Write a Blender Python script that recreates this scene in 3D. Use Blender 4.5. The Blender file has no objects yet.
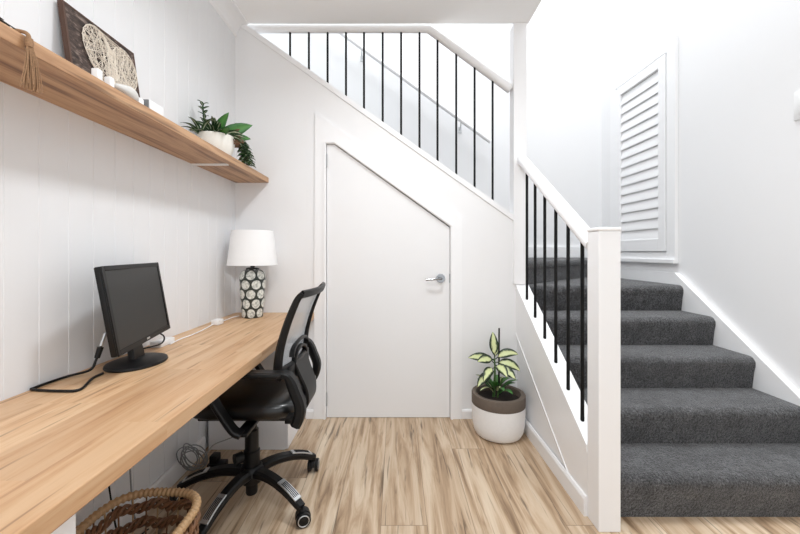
import bpy, bmesh, math, random
from mathutils import Vector, Matrix
R = random.Random(7)
PI = math.pi
F, CX, CY, H = 360.0, 396.0, 252.0, 1.137          # focal length in pixels, eye-level point, camera height
scene = bpy.context.scene
COL = scene.collection

def at(x, y, Y):                                   # world point at depth Y
    return Vector(((x - CX) * Y / F, Y, H - (y - CY) * Y / F))

def lin(c):
    return tuple((v / 255 / 12.92) if v / 255 <= .04045 else ((v / 255 + .055) / 1.055) ** 2.4 for v in c) + (1.0,)

# ------------------------------------------------------------------ materials
class Tree:
    def __init__(s, name):
        s.m = bpy.data.materials.new(name); s.m.use_nodes = True
        s.t = s.m.node_tree; s.t.nodes.clear()
        s.out = s.t.nodes.new('ShaderNodeOutputMaterial')
        s.b = s.t.nodes.new('ShaderNodeBsdfPrincipled')
        s.t.links.new(s.b.outputs[0], s.out.inputs[0])
    def n(s, typ, ins=None, **props):
        nd = s.t.nodes.new(typ)
        for k, v in props.items(): setattr(nd, k, v)
        for k, v in (ins or {}).items(): s.set(nd.inputs[k], v)
        return nd
    def set(s, sock, v):
        if isinstance(v, bpy.types.NodeSocket): s.t.links.new(v, sock)
        else: sock.default_value = v
    def math(s, op, a, b=0.0, c=None):
        nd = s.n('ShaderNodeMath', {0: a, 1: b}, operation=op)
        if c is not None: s.set(nd.inputs[2], c)
        return nd.outputs[0]
    def ramp(s, fac, stops, interp='LINEAR'):
        nd = s.n('ShaderNodeValToRGB', {0: fac}); cr = nd.color_ramp; cr.interpolation = interp
        while len(cr.elements) < len(stops): cr.elements.new(.5)
        for e, (p, c) in zip(cr.elements, stops): e.position = p; e.color = c
        return nd.outputs[0]
    def mix(s, f, a, b, blend='MIX'):
        nd = s.n('ShaderNodeMix', {0: f}, data_type='RGBA', blend_type=blend)
        s.set(nd.inputs[6], a); s.set(nd.inputs[7], b)
        return nd.outputs[2]
    def obj(s): return s.n('ShaderNodeTexCoord').outputs['Object']
    def uv(s): return s.n('ShaderNodeTexCoord').outputs['UV']
    def sep(s, v): return s.n('ShaderNodeSeparateXYZ', {0: v}).outputs
    def comb(s, x, y, z): return s.n('ShaderNodeCombineXYZ', {0: x, 1: y, 2: z}).outputs[0]
    def noise(s, v, scale=5., detail=3., rough=.5, dist=0.):
        return s.n('ShaderNodeTexNoise', {'Vector': v, 'Scale': scale, 'Detail': detail, 'Roughness': rough, 'Distortion': dist}).outputs[0]
    def bump(s, h, strength=.2, dist=.01):
        nd = s.n('ShaderNodeBump', {'Height': h, 'Strength': strength, 'Distance': dist})
        s.set(s.b.inputs['Normal'], nd.outputs[0])
    def fin(s, color=None, rough=.5, metal=0., spec=.5, coat=0.):
        if color is not None: s.set(s.b.inputs['Base Color'], color)
        s.set(s.b.inputs['Roughness'], rough); s.b.inputs['Metallic'].default_value = metal
        s.b.inputs['Specular IOR Level'].default_value = spec
        s.b.inputs['Coat Weight'].default_value = coat
        return s.m

def plain(name, rgb, rough=.5, metal=0., spec=.5, coat=0., grain=0.04, scale=60., bump=0.):
    t = Tree(name); c = lin(rgb); nz = t.noise(t.obj(), scale, 3)
    d = tuple(v * (1 - grain * 2) for v in c[:3]) + (1,)
    if bump: t.bump(nz, bump, .003)
    return t.fin(t.mix(nz, d, c), rough, metal, spec, coat)

def wood(name, light, mid, dark, axis=1, board=.0, rough=.42, seed=0., knots=True):
    """long-grained timber; axis = direction of the grain"""
    t = Tree(name); p = t.sep(t.obj())
    al = p[axis]; ac = [p[i] for i in range(3) if i != axis]
    shift = seed
    a0 = ac[0]
    if board:
        row = t.math('FLOOR', t.math('DIVIDE', t.math('ADD', ac[0], 3.03), board))
        wn = t.n('ShaderNodeTexWhiteNoise', {'W': row}, noise_dimensions='1D').outputs[0]
        yo = t.math('MULTIPLY', wn, 9.)
        seg = t.math('FLOOR', t.math('DIVIDE', t.math('ADD', al, yo), .62))
        wn2 = t.n('ShaderNodeTexWhiteNoise', {'Vector': t.comb(row, seg, 3.)}, noise_dimensions='3D').outputs[0]
        shift = t.math('MULTIPLY', wn2, 13.)
        tone = wn2
    v = t.comb(t.math('MULTIPLY', ac[0], 16.), t.math('ADD', t.math('MULTIPLY', al, 1.1), shift), t.math('MULTIPLY', ac[1], 16.))
    g = t.noise(v, 1.6, 5, .62, .9)
    col = t.ramp(g, [(.30, lin(dark)), (.42, lin(mid)), (.58, lin(light))])
    if board:
        col = t.mix(t.math('MULTIPLY', tone, .42), col, lin(dark), 'MIX')
        col = t.mix(.30, col, lin(mid))
    v2 = t.comb(t.math('MULTIPLY', ac[0], 46.), t.math('ADD', t.math('MULTIPLY', al, 2.2), shift), t.math('MULTIPLY', ac[1], 46.))
    s = t.noise(v2, 1.0, 2, .5)
    st = t.ramp(s, [(.30, (1, 1, 1, 1)), (.37, (0, 0, 0, 1))])
    dk = tuple(x * .45 for x in lin(dark)[:3]) + (1,)
    col = t.mix(t.math('MULTIPLY', st, .55), col, dk)
    v3 = t.comb(t.math('MULTIPLY', ac[0], 120.), t.math('MULTIPLY', al, 6.), t.math('MULTIPLY', ac[1], 120.))
    fine = t.noise(v3, 1.2, 2)
    col = t.mix(t.math('MULTIPLY', fine, .18), col, lin(dark))
    t.bump(fine, .06, .002)
    return t.fin(col, rough, 0, .4)

def floor_mat():
    t = Tree('oak_laminate'); p = t.sep(t.obj()); x, y = p[0], p[1]
    W, L = .193, 1.29
    xr = t.math('DIVIDE', t.math('ADD', x, 5.0 - .048), W)
    row = t.math('FLOOR', xr); fx = t.math('FRACT', xr)
    wn = t.n('ShaderNodeTexWhiteNoise', {'W': row}, noise_dimensions='1D').outputs[0]
    yr = t.math('DIVIDE', t.math('ADD', t.math('ADD', y, 7.), t.math('MULTIPLY', wn, L)), L)
    seg = t.math('FLOOR', yr); fy = t.math('FRACT', yr)
    idn = t.n('ShaderNodeTexWhiteNoise', {'Vector': t.comb(row, seg, 1.)}, noise_dimensions='3D')
    r1 = idn.outputs[0]; off = t.math('MULTIPLY', r1, 31.)
    v = t.comb(t.math('ADD', t.math('MULTIPLY', x, 13.), off), t.math('ADD', t.math('MULTIPLY', y, 1.0), off), off)
    g = t.noise(v, 1.5, 5, .6, 1.1)
    col = t.ramp(g, [(.30, lin((126, 101, 78))), (.42, lin((182, 155, 126))), (.55, lin((212, 190, 164))), (.70, lin((228, 211, 188)))])
    col = t.mix(t.math('MULTIPLY', r1, .38), col, lin((168, 142, 114)))
    v2 = t.comb(t.math('ADD', t.math('MULTIPLY', x, 46.), off), t.math('ADD', t.math('MULTIPLY', y, 2.8), off), off)
    s = t.noise(v2, 1.0, 3, .55, .5)
    st = t.ramp(s, [(.30, (1, 1, 1, 1)), (.41, (0, 0, 0, 1))])
    col = t.mix(t.math('MULTIPLY', st, .72), col, lin((66, 50, 38)))
    v3 = t.comb(t.math('MULTIPLY', x, 150.), t.math('MULTIPLY', y, 7.), off)
    fine = t.noise(v3, 1.2, 2)
    col = t.mix(t.math('MULTIPLY', fine, .22), col, lin((120, 96, 72)))
    ex = t.math('LESS_THAN', t.math('MINIMUM', fx, t.math('SUBTRACT', 1., fx)), .008)
    ey = t.math('LESS_THAN', t.math('MINIMUM', fy, t.math('SUBTRACT', 1., fy)), .0014)
    e = t.math('MAXIMUM', ex, ey)
    col = t.mix(t.math('MULTIPLY', e, .5), col, lin((90, 72, 56)))
    t.bump(t.math('SUBTRACT', t.math('MULTIPLY', fine, .15), e), .12, .002)
    return t.fin(col, .42, 0, .4)

def carpet_mat():
    t = Tree('charcoal_carpet'); o = t.obj()
    n1 = t.noise(o, 120, 3, .7); n2 = t.noise(o, 14, 4, .7)
    col = t.ramp(n1, [(.34, lin((30, 30, 31))), (.66, lin((108, 108, 110)))])
    col = t.mix(t.ramp(n2, [(.38, (0, 0, 0, 1)), (.66, (.6, .6, .6, 1))]), col, lin((36, 36, 37)))
    t.bump(t.math('ADD', n1, n2), .8, .010)
    m = t.fin(col, .95, 0, .1)
    t.b.inputs['Sheen Weight'].default_value = .3
    return m

def lamp_mat():
    t = Tree('disc_patterned_ceramic'); p = t.sep(t.uv())
    u = t.math('MULTIPLY', p[0], 7.); v = t.math('MULTIPLY', p[1], 5.1)
    row = t.math('FLOOR', v); od = t.math('MODULO', row, 2.)
    fu = t.math('SUBTRACT', t.math('FRACT', t.math('ADD', u, t.math('MULTIPLY', od, .5))), .5)
    fv = t.math('SUBTRACT', t.math('FRACT', v), .5)
    d = t.math('SQRT', t.math('ADD', t.math('POWER', t.math('MULTIPLY', fu, 1.14), 2.), t.math('POWER', fv, 2.)))
    nz = t.noise(t.obj(), 75, 3, .6)
    cream = t.ramp(nz, [(.38, lin((168, 172, 166))), (.55, lin((226, 228, 222)))])
    m = t.ramp(d, [(.455, (0, 0, 0, 1)), (.485, (1, 1, 1, 1))])
    return t.fin(t.mix(m, cream, lin((38, 46, 41))), .3, 0, .5, .3)

def leaf_mat(name, edge, mid, c0=.30, c1=.75):
    t = Tree(name); p = t.sep(t.uv())
    d = t.math('MULTIPLY', t.math('ABSOLUTE', t.math('SUBTRACT', p[0], .5)), 2.)
    nz = t.noise(t.obj(), 45, 3)
    d = t.math('ADD', d, t.math('MULTIPLY', t.math('SUBTRACT', nz, .5), .7))
    return t.fin(t.ramp(d, [(c0, lin(mid)), (c1, lin(edge))]), .38, 0, .5)

def mesh_mat():
    t = Tree('back_mesh_fabric'); p = t.sep(t.obj())
    w = t.math('ADD', t.math('SINE', t.math('MULTIPLY', p[1], 1400.)), t.math('SINE', t.math('MULTIPLY', p[2], 1400.)))
    tr = t.n('ShaderNodeBsdfTransparent')
    t.fin(t.mix(t.noise(t.obj(), 300), lin((190, 198, 206)), lin((226, 232, 238))), .8)
    mx = t.n('ShaderNodeMixShader', {0: t.ramp(w, [(.35, (.35, .35, .35, 1)), (.65, (.8, .8, .8, 1))])})
    t.t.links.new(tr.outputs[0], mx.inputs[2]); t.t.links.new(t.b.outputs[0], mx.inputs[1])
    t.t.links.new(mx.outputs[0], t.out.inputs[0])
    return t.m

def rust_mat():
    t = Tree('weathered_dark_boards'); p = t.sep(t.obj())
    v = t.comb(0., t.math('MULTIPLY', p[1], 11.), t.math('MULTIPLY', p[2], 30.))
    g = t.noise(v, 1.5, 5, .7, .6)
    return t.fin(t.ramp(g, [(.35, lin((34, 27, 24))), (.52, lin((74, 60, 54))), (.7, lin((150, 134, 124)))]), .8)

M = dict(
    wall=plain('white_wall_paint', (236, 236, 237), .7, grain=.006, scale=9),
    vj=plain('white_panel_paint', (229, 230, 232), .6, grain=.006, scale=9),
    ceil=plain('ceiling_paint', (247, 247, 247), .8, grain=.006, scale=9),
    trim=plain('white_gloss_trim', (240, 240, 241), .35, grain=.005, scale=9),
    door=plain('white_door_paint', (234, 234, 235), .4, grain=.005, scale=9),
    floor=floor_mat(), carpet=carpet_mat(),
    desk=wood('oak_desk_timber', (226, 195, 158), (206, 166, 126), (150, 108, 74), 1, .145),
    shelf=wood('oak_shelf_timber', (196, 157, 120), (164, 124, 91), (112, 78, 54), 1, 0, seed=4.),
    black=plain('black_plastic', (15, 15, 16), .42, spec=.3), blackm=plain('black_steel', (10, 10, 11), .5, spec=.25),
    leather=plain('black_leather', (8, 8, 9), .30, grain=.1, scale=200, bump=.08, coat=.1),
    screen=plain('dark_screen', (27, 27, 26), .42, grain=.0), chrome=plain('chrome', (150, 151, 154), .14, 1.),
    silver=plain('brushed_silver', (206, 208, 210), .3, .85, scale=220), white=plain('white_plastic', (240, 240, 240), .4),
    shade=plain('white_lampshade_linen', (246, 246, 246), .9, grain=.02, scale=180), lamp=lamp_mat(),
    meshf=mesh_mat(), grey=plain('grey_plastic', (150, 152, 155), .5),
    cream=plain('cream_glazed_bowl', (238, 236, 228), .3), taupe=plain('taupe_ceramic_band', (104, 92, 82), .75, grain=.12, scale=70, bump=.1),
    potw=plain('white_matt_pot', (240, 240, 240), .6), soil=plain('potting_soil', (44, 34, 27), .95, grain=.4, scale=150, bump=.6),
    leafv=leaf_mat('variegated_leaf', (26, 46, 24), (206, 214, 160), .34, .66), leafg=leaf_mat('glossy_green_leaf', (40, 96, 40), (78, 134, 60), .05, .9),
    leafd=leaf_mat('striped_dark_leaf', (44, 74, 42), (206, 216, 188), .06, .28), leafr=leaf_mat('bronze_leaf', (98, 62, 50), (140, 112, 82), .1, .9),
    stem=plain('green_stem', (72, 104, 54), .5), stake=plain('dark_plant_stake', (30, 28, 26), .7),
    jute=plain('jute_twine', (172, 134, 100), .9, grain=.3, scale=260), twig=plain('dried_twig', (74, 66, 60), .9, grain=.25, scale=120),
    boards=rust_mat(), frame=plain('brown_frame_timber', (84, 56, 42), .6, grain=.15, scale=90), string=plain('pale_string', (226, 216, 202), .85),
    wick=plain('brown_wicker_cane', (140, 98, 66), .55, grain=.3, scale=120, bump=.2), wickl=plain('pale_wrapped_cane', (196, 160, 118), .55, grain=.18, scale=160, bump=.2),
    cab=plain('white_cabinet_laminate', (236, 237, 240), .45, grain=.004, scale=9), bag=plain('pale_grey_pebble', (206, 204, 200), .7, grain=.05, scale=70),
    red=plain('grey_card', (120, 122, 124), .7),
)

# ------------------------------------------------------------------ mesh helpers
def merge(bm, tmp):
    me = bpy.data.meshes.new('tmp'); tmp.to_mesh(me); tmp.free(); bm.from_mesh(me); bpy.data.meshes.remove(me)

def box(bm, x0, x1, y0, y1, z0, z1, bev=0., seg=2, mat=None):
    t = bmesh.new(); bmesh.ops.create_cube(t, size=1)
    for v in t.verts:
        v.co = Vector(((x0 + x1) / 2 + v.co.x * (x1 - x0), (y0 + y1) / 2 + v.co.y * (y1 - y0), (z0 + z1) / 2 + v.co.z * (z1 - z0)))
    if bev: bmesh.ops.bevel(t, geom=t.edges[:], offset=bev, segments=seg, profile=.5, affect='EDGES')
    if mat is not None: bmesh.ops.transform(t, matrix=mat, verts=t.verts)
    merge(bm, t); return bm

def prism(bm, poly, axis, a, b, bev=0.):
    """polygon in the two axes other than `axis` (ascending order), extruded from a to b"""
    t = bmesh.new()
    def P(u, v, w):
        return (w, u, v) if axis == 0 else (u, w, v) if axis == 1 else (u, v, w)
    f0 = t.faces.new([t.verts.new(P(u, v, a)) for u, v in poly])
    r = bmesh.ops.extrude_face_region(t, geom=[f0])
    nv = [g for g in r['geom'] if isinstance(g, bmesh.types.BMVert)]
    d = [0, 0, 0]; d[axis] = b - a
    bmesh.ops.translate(t, vec=d, verts=nv)
    bmesh.ops.recalc_face_normals(t, faces=t.faces)
    if bev: bmesh.ops.bevel(t, geom=t.edges[:], offset=bev, segments=2, profile=.5, affect='EDGES')
    bmesh.ops.triangulate(t, faces=[f for f in t.faces if len(f.verts) > 4])
    merge(bm, t); return bm

def tube(bm, pts, r, n=10, closed=False, sx=1., up=None):
    """tube along pts; r number or list; sx scales across the first frame axis (flat sections)"""
    pts = [Vector(p) for p in pts]; N = len(pts)
    rr = r if isinstance(r, (list, tuple)) else [r] * N
    rings = []; prev = None
    for i in range(N):
        a = pts[(i - 1) % N] if (closed or i > 0) else pts[i]
        b = pts[(i + 1) % N] if (closed or i < N - 1) else pts[i]
        tg = (b - a).normalized() if (b - a).length > 1e-9 else Vector((0, 0, 1))
        if prev is None:
            ref = Vector(up) if up else (Vector((0, 0, 1)) if abs(tg.z) < .9 else Vector((1, 0, 0)))
            u = (ref - tg * ref.dot(tg)).normalized()
        else:
            u = (prev - tg * prev.dot(tg)).normalized()
        prev = u; w = tg.cross(u)
        rings.append([bm.verts.new(pts[i] + (u * math.cos(k * 2 * PI / n) * sx + w * math.sin(k * 2 * PI / n)) * rr[i]) for k in range(n)])
    for i in range(N if closed else N - 1):
        A, B = rings[i], rings[(i + 1) % N]
        for k in range(n): bm.faces.new((A[k], A[(k + 1) % n], B[(k + 1) % n], B[k]))
    if not closed:
        bm.faces.new(rings[0][::-1]); bm.faces.new(rings[-1])
    return bm

def strap(bm, pts, wid, thk, side):
    """flat rectangular strap along pts; `side` is the width direction"""
    pts = [Vector(p) for p in pts]; s = Vector(side).normalized(); rings = []
    for i in range(len(pts)):
        tg = (pts[min(i + 1, len(pts) - 1)] - pts[max(i - 1, 0)]).normalized()
        nrm = tg.cross(s).normalized()
        w = wid[i] if isinstance(wid, list) else wid; h = thk[i] if isinstance(thk, list) else thk
        c = .25
        rings.append([bm.verts.new(pts[i] + s * w * a + nrm * h * b) for a, b in
                      ((-.5, -.5 + c), (-.5, .5 - c), (-.5 + c * h / w, .5), (.5 - c * h / w, .5), (.5, .5 - c), (.5, -.5 + c), (.5 - c * h / w, -.5), (-.5 + c * h / w, -.5))])
    for A, B in zip(rings, rings[1:]):
        for k in range(8): bm.faces.new((A[k], A[(k + 1) % 8], B[(k + 1) % 8], B[k]))
    bm.faces.new(rings[0][::-1]); bm.faces.new(rings[-1])
    bmesh.ops.recalc_face_normals(bm, faces=bm.faces)
    return bm

def lathe(bm, prof, c, n=40, uv=False):
    """profile of (radius, height) turned about the vertical through c"""
    c = Vector(c); L = bm.loops.layers.uv.verify() if uv else None
    z0, z1 = prof[0][1], prof[-1][1]
    rings = []
    for r, z in prof:
        if r < 1e-6: rings.append([bm.verts.new(c + Vector((0, 0, z)))])
        else: rings.append([bm.verts.new(c + Vector((r * math.cos(k * 2 * PI / n), r * math.sin(k * 2 * PI / n), z))) for k in range(n)])
    for i in range(len(rings) - 1):
        A, B = rings[i], rings[i + 1]
        for k in range(n):
            k2 = (k + 1) % n
            vs = [A[0], B[k2], B[k]] if len(A) == 1 else [A[k], A[k2], B[0]] if len(B) == 1 else [A[k], A[k2], B[k2], B[k]]
            try: f = bm.faces.new(vs)
            except ValueError: continue
            if uv and len(vs) == 4:
                for l, (uu, vv) in zip(f.loops, ((k, prof[i][1]), (k + 1, prof[i][1]), (k + 1, prof[i + 1][1]), (k, prof[i + 1][1]))):
                    l[L].uv = (uu / n, (vv - z0) / (z1 - z0) if z1 != z0 else 0)
    return bm

def smoothpath(pts, n=8):
    """Catmull-Rom through pts"""
    P = [Vector(p) for p in pts]; P = [P[0] * 2 - P[1]] + P + [P[-1] * 2 - P[-2]]; out = []
    for i in range(1, len(P) - 2):
        for k in range(n):
            t = k / n; a, b, c, d = P[i - 1], P[i], P[i + 1], P[i + 2]
            out.append(.5 * ((2 * b) + (c - a) * t + (2 * a - 5 * b + 4 * c - d) * t * t + (3 * b - a - 3 * c + d) * t ** 3))
    return out + [P[-2]]

def leaf(bm, base, d, length, width, droop=.5, roll=0., fold=.25, n=8, shape=1.0, face=None):
    """pointed leaf blade with a fold along its midrib and a droop, given real thickness by its curvature"""
    L = bm.loops.layers.uv.verify()
    d = Vector(d).normalized(); p = Vector(base); rows = []
    side = d.cross(Vector((0, 0, 1)))
    side = side.normalized() if side.length > 1e-3 else Vector((1, 0, 0))
    side = Matrix.Rotation(roll, 3, d) @ side
    if face is not None: side = d.cross(Vector(face)).normalized()
    step = length / n
    for i in range(n + 1):
        t = i / n
        w = width * .5 * (math.sin(PI * min(1, t ** (.8 * shape) * .97 + .03)) ** .8) * (1.0 if t < .98 else .1) + .0008
        nrm = side.cross(d).normalized()
        rows.append([(p + side * w * a + nrm * abs(a) * w * fold, (a * .5 + .5, t)) for a in (-1, -.5, 0, .5, 1)])
        p = p + d * step
        ax = d.cross(Vector((0, 0, -1)))
        if ax.length > 1e-3: 
            rm = Matrix.Rotation(droop / n, 3, ax.normalized()); d = rm @ d; side = rm @ side
    vs = [[(bm.verts.new(co), uv) for co, uv in r] for r in rows]
    for A, B in zip(vs, vs[1:]):
        for k in range(4):
            q = (A[k], A[k + 1], B[k + 1], B[k])
            f = bm.faces.new([x[0] for x in q])
            for l, x in zip(f.loops, q): l[L].uv = x[1]
    return bm

def thing(name, label, cat, loc=(0, 0, 0), group=None):
    o = bpy.data.objects.new(name, None); COL.objects.link(o); o.location = loc; o.empty_display_size = .05
    o['label'] = label; o['category'] = cat
    if group: o['group'] = group
    return o

def root_loc(o):
    while o.parent: o = o.parent
    return o.location

def obj(name, bm, mat, parent=None, smooth=True, label=None, solid=0.):
    """link a bmesh built in world coordinates as ONE object (child of parent if given)"""
    off = Vector((0, 0, 0))
    if parent is not None: off = Vector(root_loc(parent))
    else:
        xs = [v.co for v in bm.verts]
        lo = [min(c[i] for c in xs) for i in range(3)]; hi = [max(c[i] for c in xs) for i in range(3)]
        off = Vector(((lo[0] + hi[0]) / 2, (lo[1] + hi[1]) / 2, lo[2]))
    for v in bm.verts: v.co -= off
    me = bpy.data.meshes.new(name); bm.to_mesh(me); bm.free()
    me.materials.append(M[mat] if isinstance(mat, str) else mat)
    if smooth:
        me.shade_smooth(); me.set_sharp_from_angle(angle=math.radians(38))
    o = bpy.data.objects.new(name, me); COL.objects.link(o)
    if parent is not None: o.parent = parent
    else: o.location = off
    if label: o['label'] = label
    if solid:
        md = o.modifiers.new('thickness', 'SOLIDIFY'); md.thickness = solid; md.offset = 0
    return o

def tag(o, label, cat, group=None):
    o['label'] = label; o['category'] = cat
    if group: o['group'] = group
    return o

def struct(name, bm, mat, parent=None, smooth=True):
    o = obj(name, bm, mat, parent, smooth)
    if parent is None: o['kind'] = 'structure'
    return o

B = bmesh.new

# ------------------------------------------------------------------ the setting
XL, XR, YB, YF, ZC = -1.10, 2.07, 2.466, 3.62, 2.70
KX = .822                                            # face of the low wall under the stair rail
struct('floor', box(B(), -1.3, 2.2, -1.6, 3.75, -.1, 0), 'floor', smooth=False)
# left wall of vertical boards with V joints
prof = [(XL - .12, -1.6), (XL, -1.6)]
k = -1.591
while k < 2.43:
    prof += [(XL, k - .0022), (XL - .002, k - .0006), (XL - .002, k + .0006), (XL, k + .0022)]; k += .1
prof += [(XL, YB + .09), (XL - .12, YB + .09)]
struct('wall_left', prism(B(), prof, 2, 0, ZC), 'vj', smooth=False)
struct('wall_left_understair', box(B(), XL - .12, XL, YB + .09, YF, 0, 2.2), 'wall', smooth=False)
# the back wall under the upper flight: sloping top, opening for the low door
def zcap(x): return 1.137 + (252 - (128 + .7105 * (x - 382.7))) / F * YB
def xw(px): return (px - CX) * YB / F
def zw(py): return H - (py - CY) * YB / F
DL, DR, DA = xw(326.4), xw(450.2), xw(334.9)
ZT, ZR = zw(144.2), zw(226.7)
wallp = [(XL, 0), (DL, 0), (DL, ZT), (DA, ZT), (DR, ZR), (DR, 0), (KX + .06, 0), (KX + .06, .86), (KX - .001, .86), (KX - .001, zcap(515)), (xw(243), zcap(243)), (xw(238), ZC), (XL, ZC)]
struct('wall_back', prism(B(), wallp, 1, YB, YB + .09), 'wall', smooth=False)
struct('wall_far', box(B(), -3.2, 2.2, YF, YF + .1, 0, 5.2), 'wall', smooth=False)
struct('wall_right', box(B(), XR, XR + .1, -1.6, YF, 0, 5.2), 'wall', smooth=False)
b = B(); box(b, XL - .12, .905, -1.6, YB, ZC, ZC + .28); box(b, .905, 2.07, -1.6, .5, ZC, ZC + .28)
struct('ceiling', b, 'ceil', smooth=False)
# cornice along the left wall
cv = [(XL, 2.612)] + [(XL + .088 - .076 * math.cos(a), 2.620 + .072 * math.sin(a) * 1.0) for a in [i * PI / 2 / 8 for i in range(9)]] + [(XL + .09, ZC), (XL, ZC)]
struct('trim_1', prism(B(), cv, 1, -1.6, YB), 'trim')
# sloping cap on the back wall, low wall beside the lower flight, its boards and cap
UX0, UX1 = xw(243), .802
def zu(x): return zcap(CX + x * F / YB)
b = B(); prism(b, [(UX1, zu(UX1)), (UX1, zu(UX1) + .040), (UX0 + .01, zu(UX0 + .01) + .040), (UX0 - .04, zu(UX0 - .04))], 1, YB - .010, YB + .10)
struct('trim_2', b, 'trim', smooth=False)
def zl(y): return .31 + .663 * (y - 1.55)            # top of the lower cap
YN = 1.548
b = B(); prism(b, [(YN, 0), (YB, 0), (YB, zl(YB) - .03), (YN, zl(YN) - .03)], 0, KX + .006, KX + .08)
struct('wall_stair', b, 'wall', smooth=False)
b = B(); prism(b, [(YN, zl(YN) - .335), (YB, zl(YB) - .335), (YB, zl(YB) - .03), (YN, zl(YN) - .03)], 0, KX, KX + .0055)
struct('trim_3', b, 'trim', smooth=False)
b = B(); prism(b, [(YN, zl(YN) - .343), (YB, zl(YB) - .343), (YB, zl(YB) - .335), (YN, zl(YN) - .335)], 0, KX - .004, KX + .0055)
struct('trim_7', b, 'trim', smooth=False)
b = B(); prism(b, [(YN, zl(YN) - .029), (YB, zl(YB) - .029), (YB, zl(YB)), (YN, zl(YN))], 0, KX - .004, KX + .083)
struct('trim_4', b, 'trim', smooth=False)

# baseboards (chamfered top)
def base_prof(h=.075, t=.014): return [(0, 0), (t, 0), (t, h - .012), (t - .006, h), (0, h)]
b = B(); prism(b, [(XL + u, v) for u, v in base_prof(.09)], 1, .67, 2.05)
struct('baseboard_left', b, 'trim', smooth=False)
b = B(); prism(b, [(KX - u, v) for u, v in base_prof(.085)], 1, YN, YB)
struct('baseboard_right', b, 'trim', smooth=False)
b = B()
for x0, x1 in ((xw(461.8), KX - .0145), (-.615, xw(313.8))):
    prism(b, [(YB - u, v) for u, v in base_prof(.06)], 0, x0, x1)
struct('baseboard_back', b, 'trim', smooth=False)

# door architrave with sloping head
OL, OR, PK = xw(314), xw(461.5), zw(113)
OZR = PK - (OR - OL) * .7185 - .0
b = B(); W = DA - DL
prism(b, [(OL, 0), (DL, 0), (DL, ZT), (DA, ZT), (DR, ZR), (DR, 0), (OR, 0), (OR, OZR), (OL + .01, PK)], 1, YB - .016, YB - .0005)
struct('trim_5', b, 'trim', smooth=False)
b = B(); g = .016                                   # inner bead of the architrave
prism(b, [(DL - g, 0), (DL - .004, 0), (DL - .004, ZT + .004), (DA, ZT + .004), (DR + .004, ZR + .003), (DR + .004, 0), (DR + g, 0), (DR + g, ZR + .012), (DA + .004, ZT + g * 1.25), (DL - g, ZT + g)], 1, YB - .024, YB - .0165)
struct('trim_6', b, 'trim', smooth=False)

# the low door
dg = .0035
dr = bpy.data.objects.new('door_1', None); COL.objects.link(dr); dr.location = ((DL + DR) / 2, YB, 0); dr['kind'] = 'structure'
b = B(); prism(b, [(DL + dg, .003), (DR - dg, .003), (DR - dg, ZR - dg * 1.6), (DA - .0, ZT - dg * 1.4), (DL + dg, ZT - dg)], 1, YB + .004, YB + .040)
obj('door_leaf', b, 'door', dr, smooth=False)
hp = at(440.7, 278.4, YB)
hd = obj('door_handle', lathe(B(), [(0, 0), (.026, 0), (.030, .003), (.030, .008), (.0, .010)], (0, 0, 0), 28), 'chrome', dr)
hd.rotation_euler = (PI / 2, 0, 0); hd.location = (hp.x - dr.location.x, -.0, hp.z)
for v in hd.data.vertices: v.co += Vector((dr.location.x, dr.location.y, 0))      # keep it about its own axis
hd.location = (hp.x - dr.location.x, .004, hp.z)
b = B(); tube(b, smoothpath([(hp.x, YB + .004, hp.z), (hp.x, YB - .035, hp.z), (hp.x - .010, YB - .048, hp.z), (hp.x - .04, YB - .05, hp.z - .001), (hp.x - .106, YB - .046, hp.z - .006)], 6), [.0095] * 12 + [.008] * 13, 12)
obj('door_lever', b, 'chrome', dr)
for zz in (zw(161), zw(399)):
    b = B(); tube(b, [(DL + .001, YB - .004, zz - .045), (DL + .001, YB - .004, zz + .045)], .0055, 10); obj('hinge', b, 'grey', dr)
b = B(); box(b, DR - .006, DR + .001, YB - .0008, YB + .003, hp.z - .03, hp.z + .03); obj('latch_plate', b, 'grey', dr)

# plantation shutter window high on the right wall
wn = bpy.data.objects.new('window_1', None); COL.objects.link(wn); wn.location = (XR, 3.03, 1.05); wn['kind'] = 'structure'
def ring(b, x0, x1, y0, y1, z0, z1, w, wb=None):
    wb = wb or w
    box(b, x0, x1, y0, y0 + w, z0, z1, .003); box(b, x0, x1, y1 - w, y1, z0, z1, .003)
    box(b, x0 + .0008, x1, y0 + w, y1 - w, z1 - w, z1, .003); box(b, x0 + .0008, x1, y0 + w, y1 - w, z0, z0 + wb, .003)
WY0, WY1 = 2.635, 3.43
b = B(); ring(b, XR - .030, XR - .0005, WY0, WY1, 1.052, 2.73, .082); obj('window_frame', b, 'trim', wn, smooth=False)
b = B(); box(b, XR - .045, XR - .0305, WY0 - .01, WY1 + .01, 1.052, 1.085, .004); obj('window_sill', b, 'trim', wn, smooth=False)
b = B(); ring(b, XR - .036, XR - .010, WY0 + .088, WY1 - .088, 1.142, 2.636, .074, .10); sp = obj('shutter_panel', b, 'trim', wn, smooth=False)
z = 1.285
while z < 2.53:
    b = B(); cx = XR - .021; c, s = math.cos(math.radians(68)), math.sin(math.radians(68)); pr = []
    for i in range(12):
        a = i * 2 * PI / 12; u, w = 0.0465 * math.cos(a), .0055 * math.sin(a); pr.append((cx + u * c * .40 - w * s * .4, z + u * s + w * c))
    prism(b, [(p[0], p[1]) for p in pr], 1, WY0 + .163, WY1 - .163); obj('louvre', b, 'trim', wn); z += .0815
b = B(); box(b, XR - .0085, XR - .0005, WY0 + .083, WY1 - .083, 1.135, 2.647); obj('backing_panel', b, 'trim', wn, smooth=False)

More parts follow.
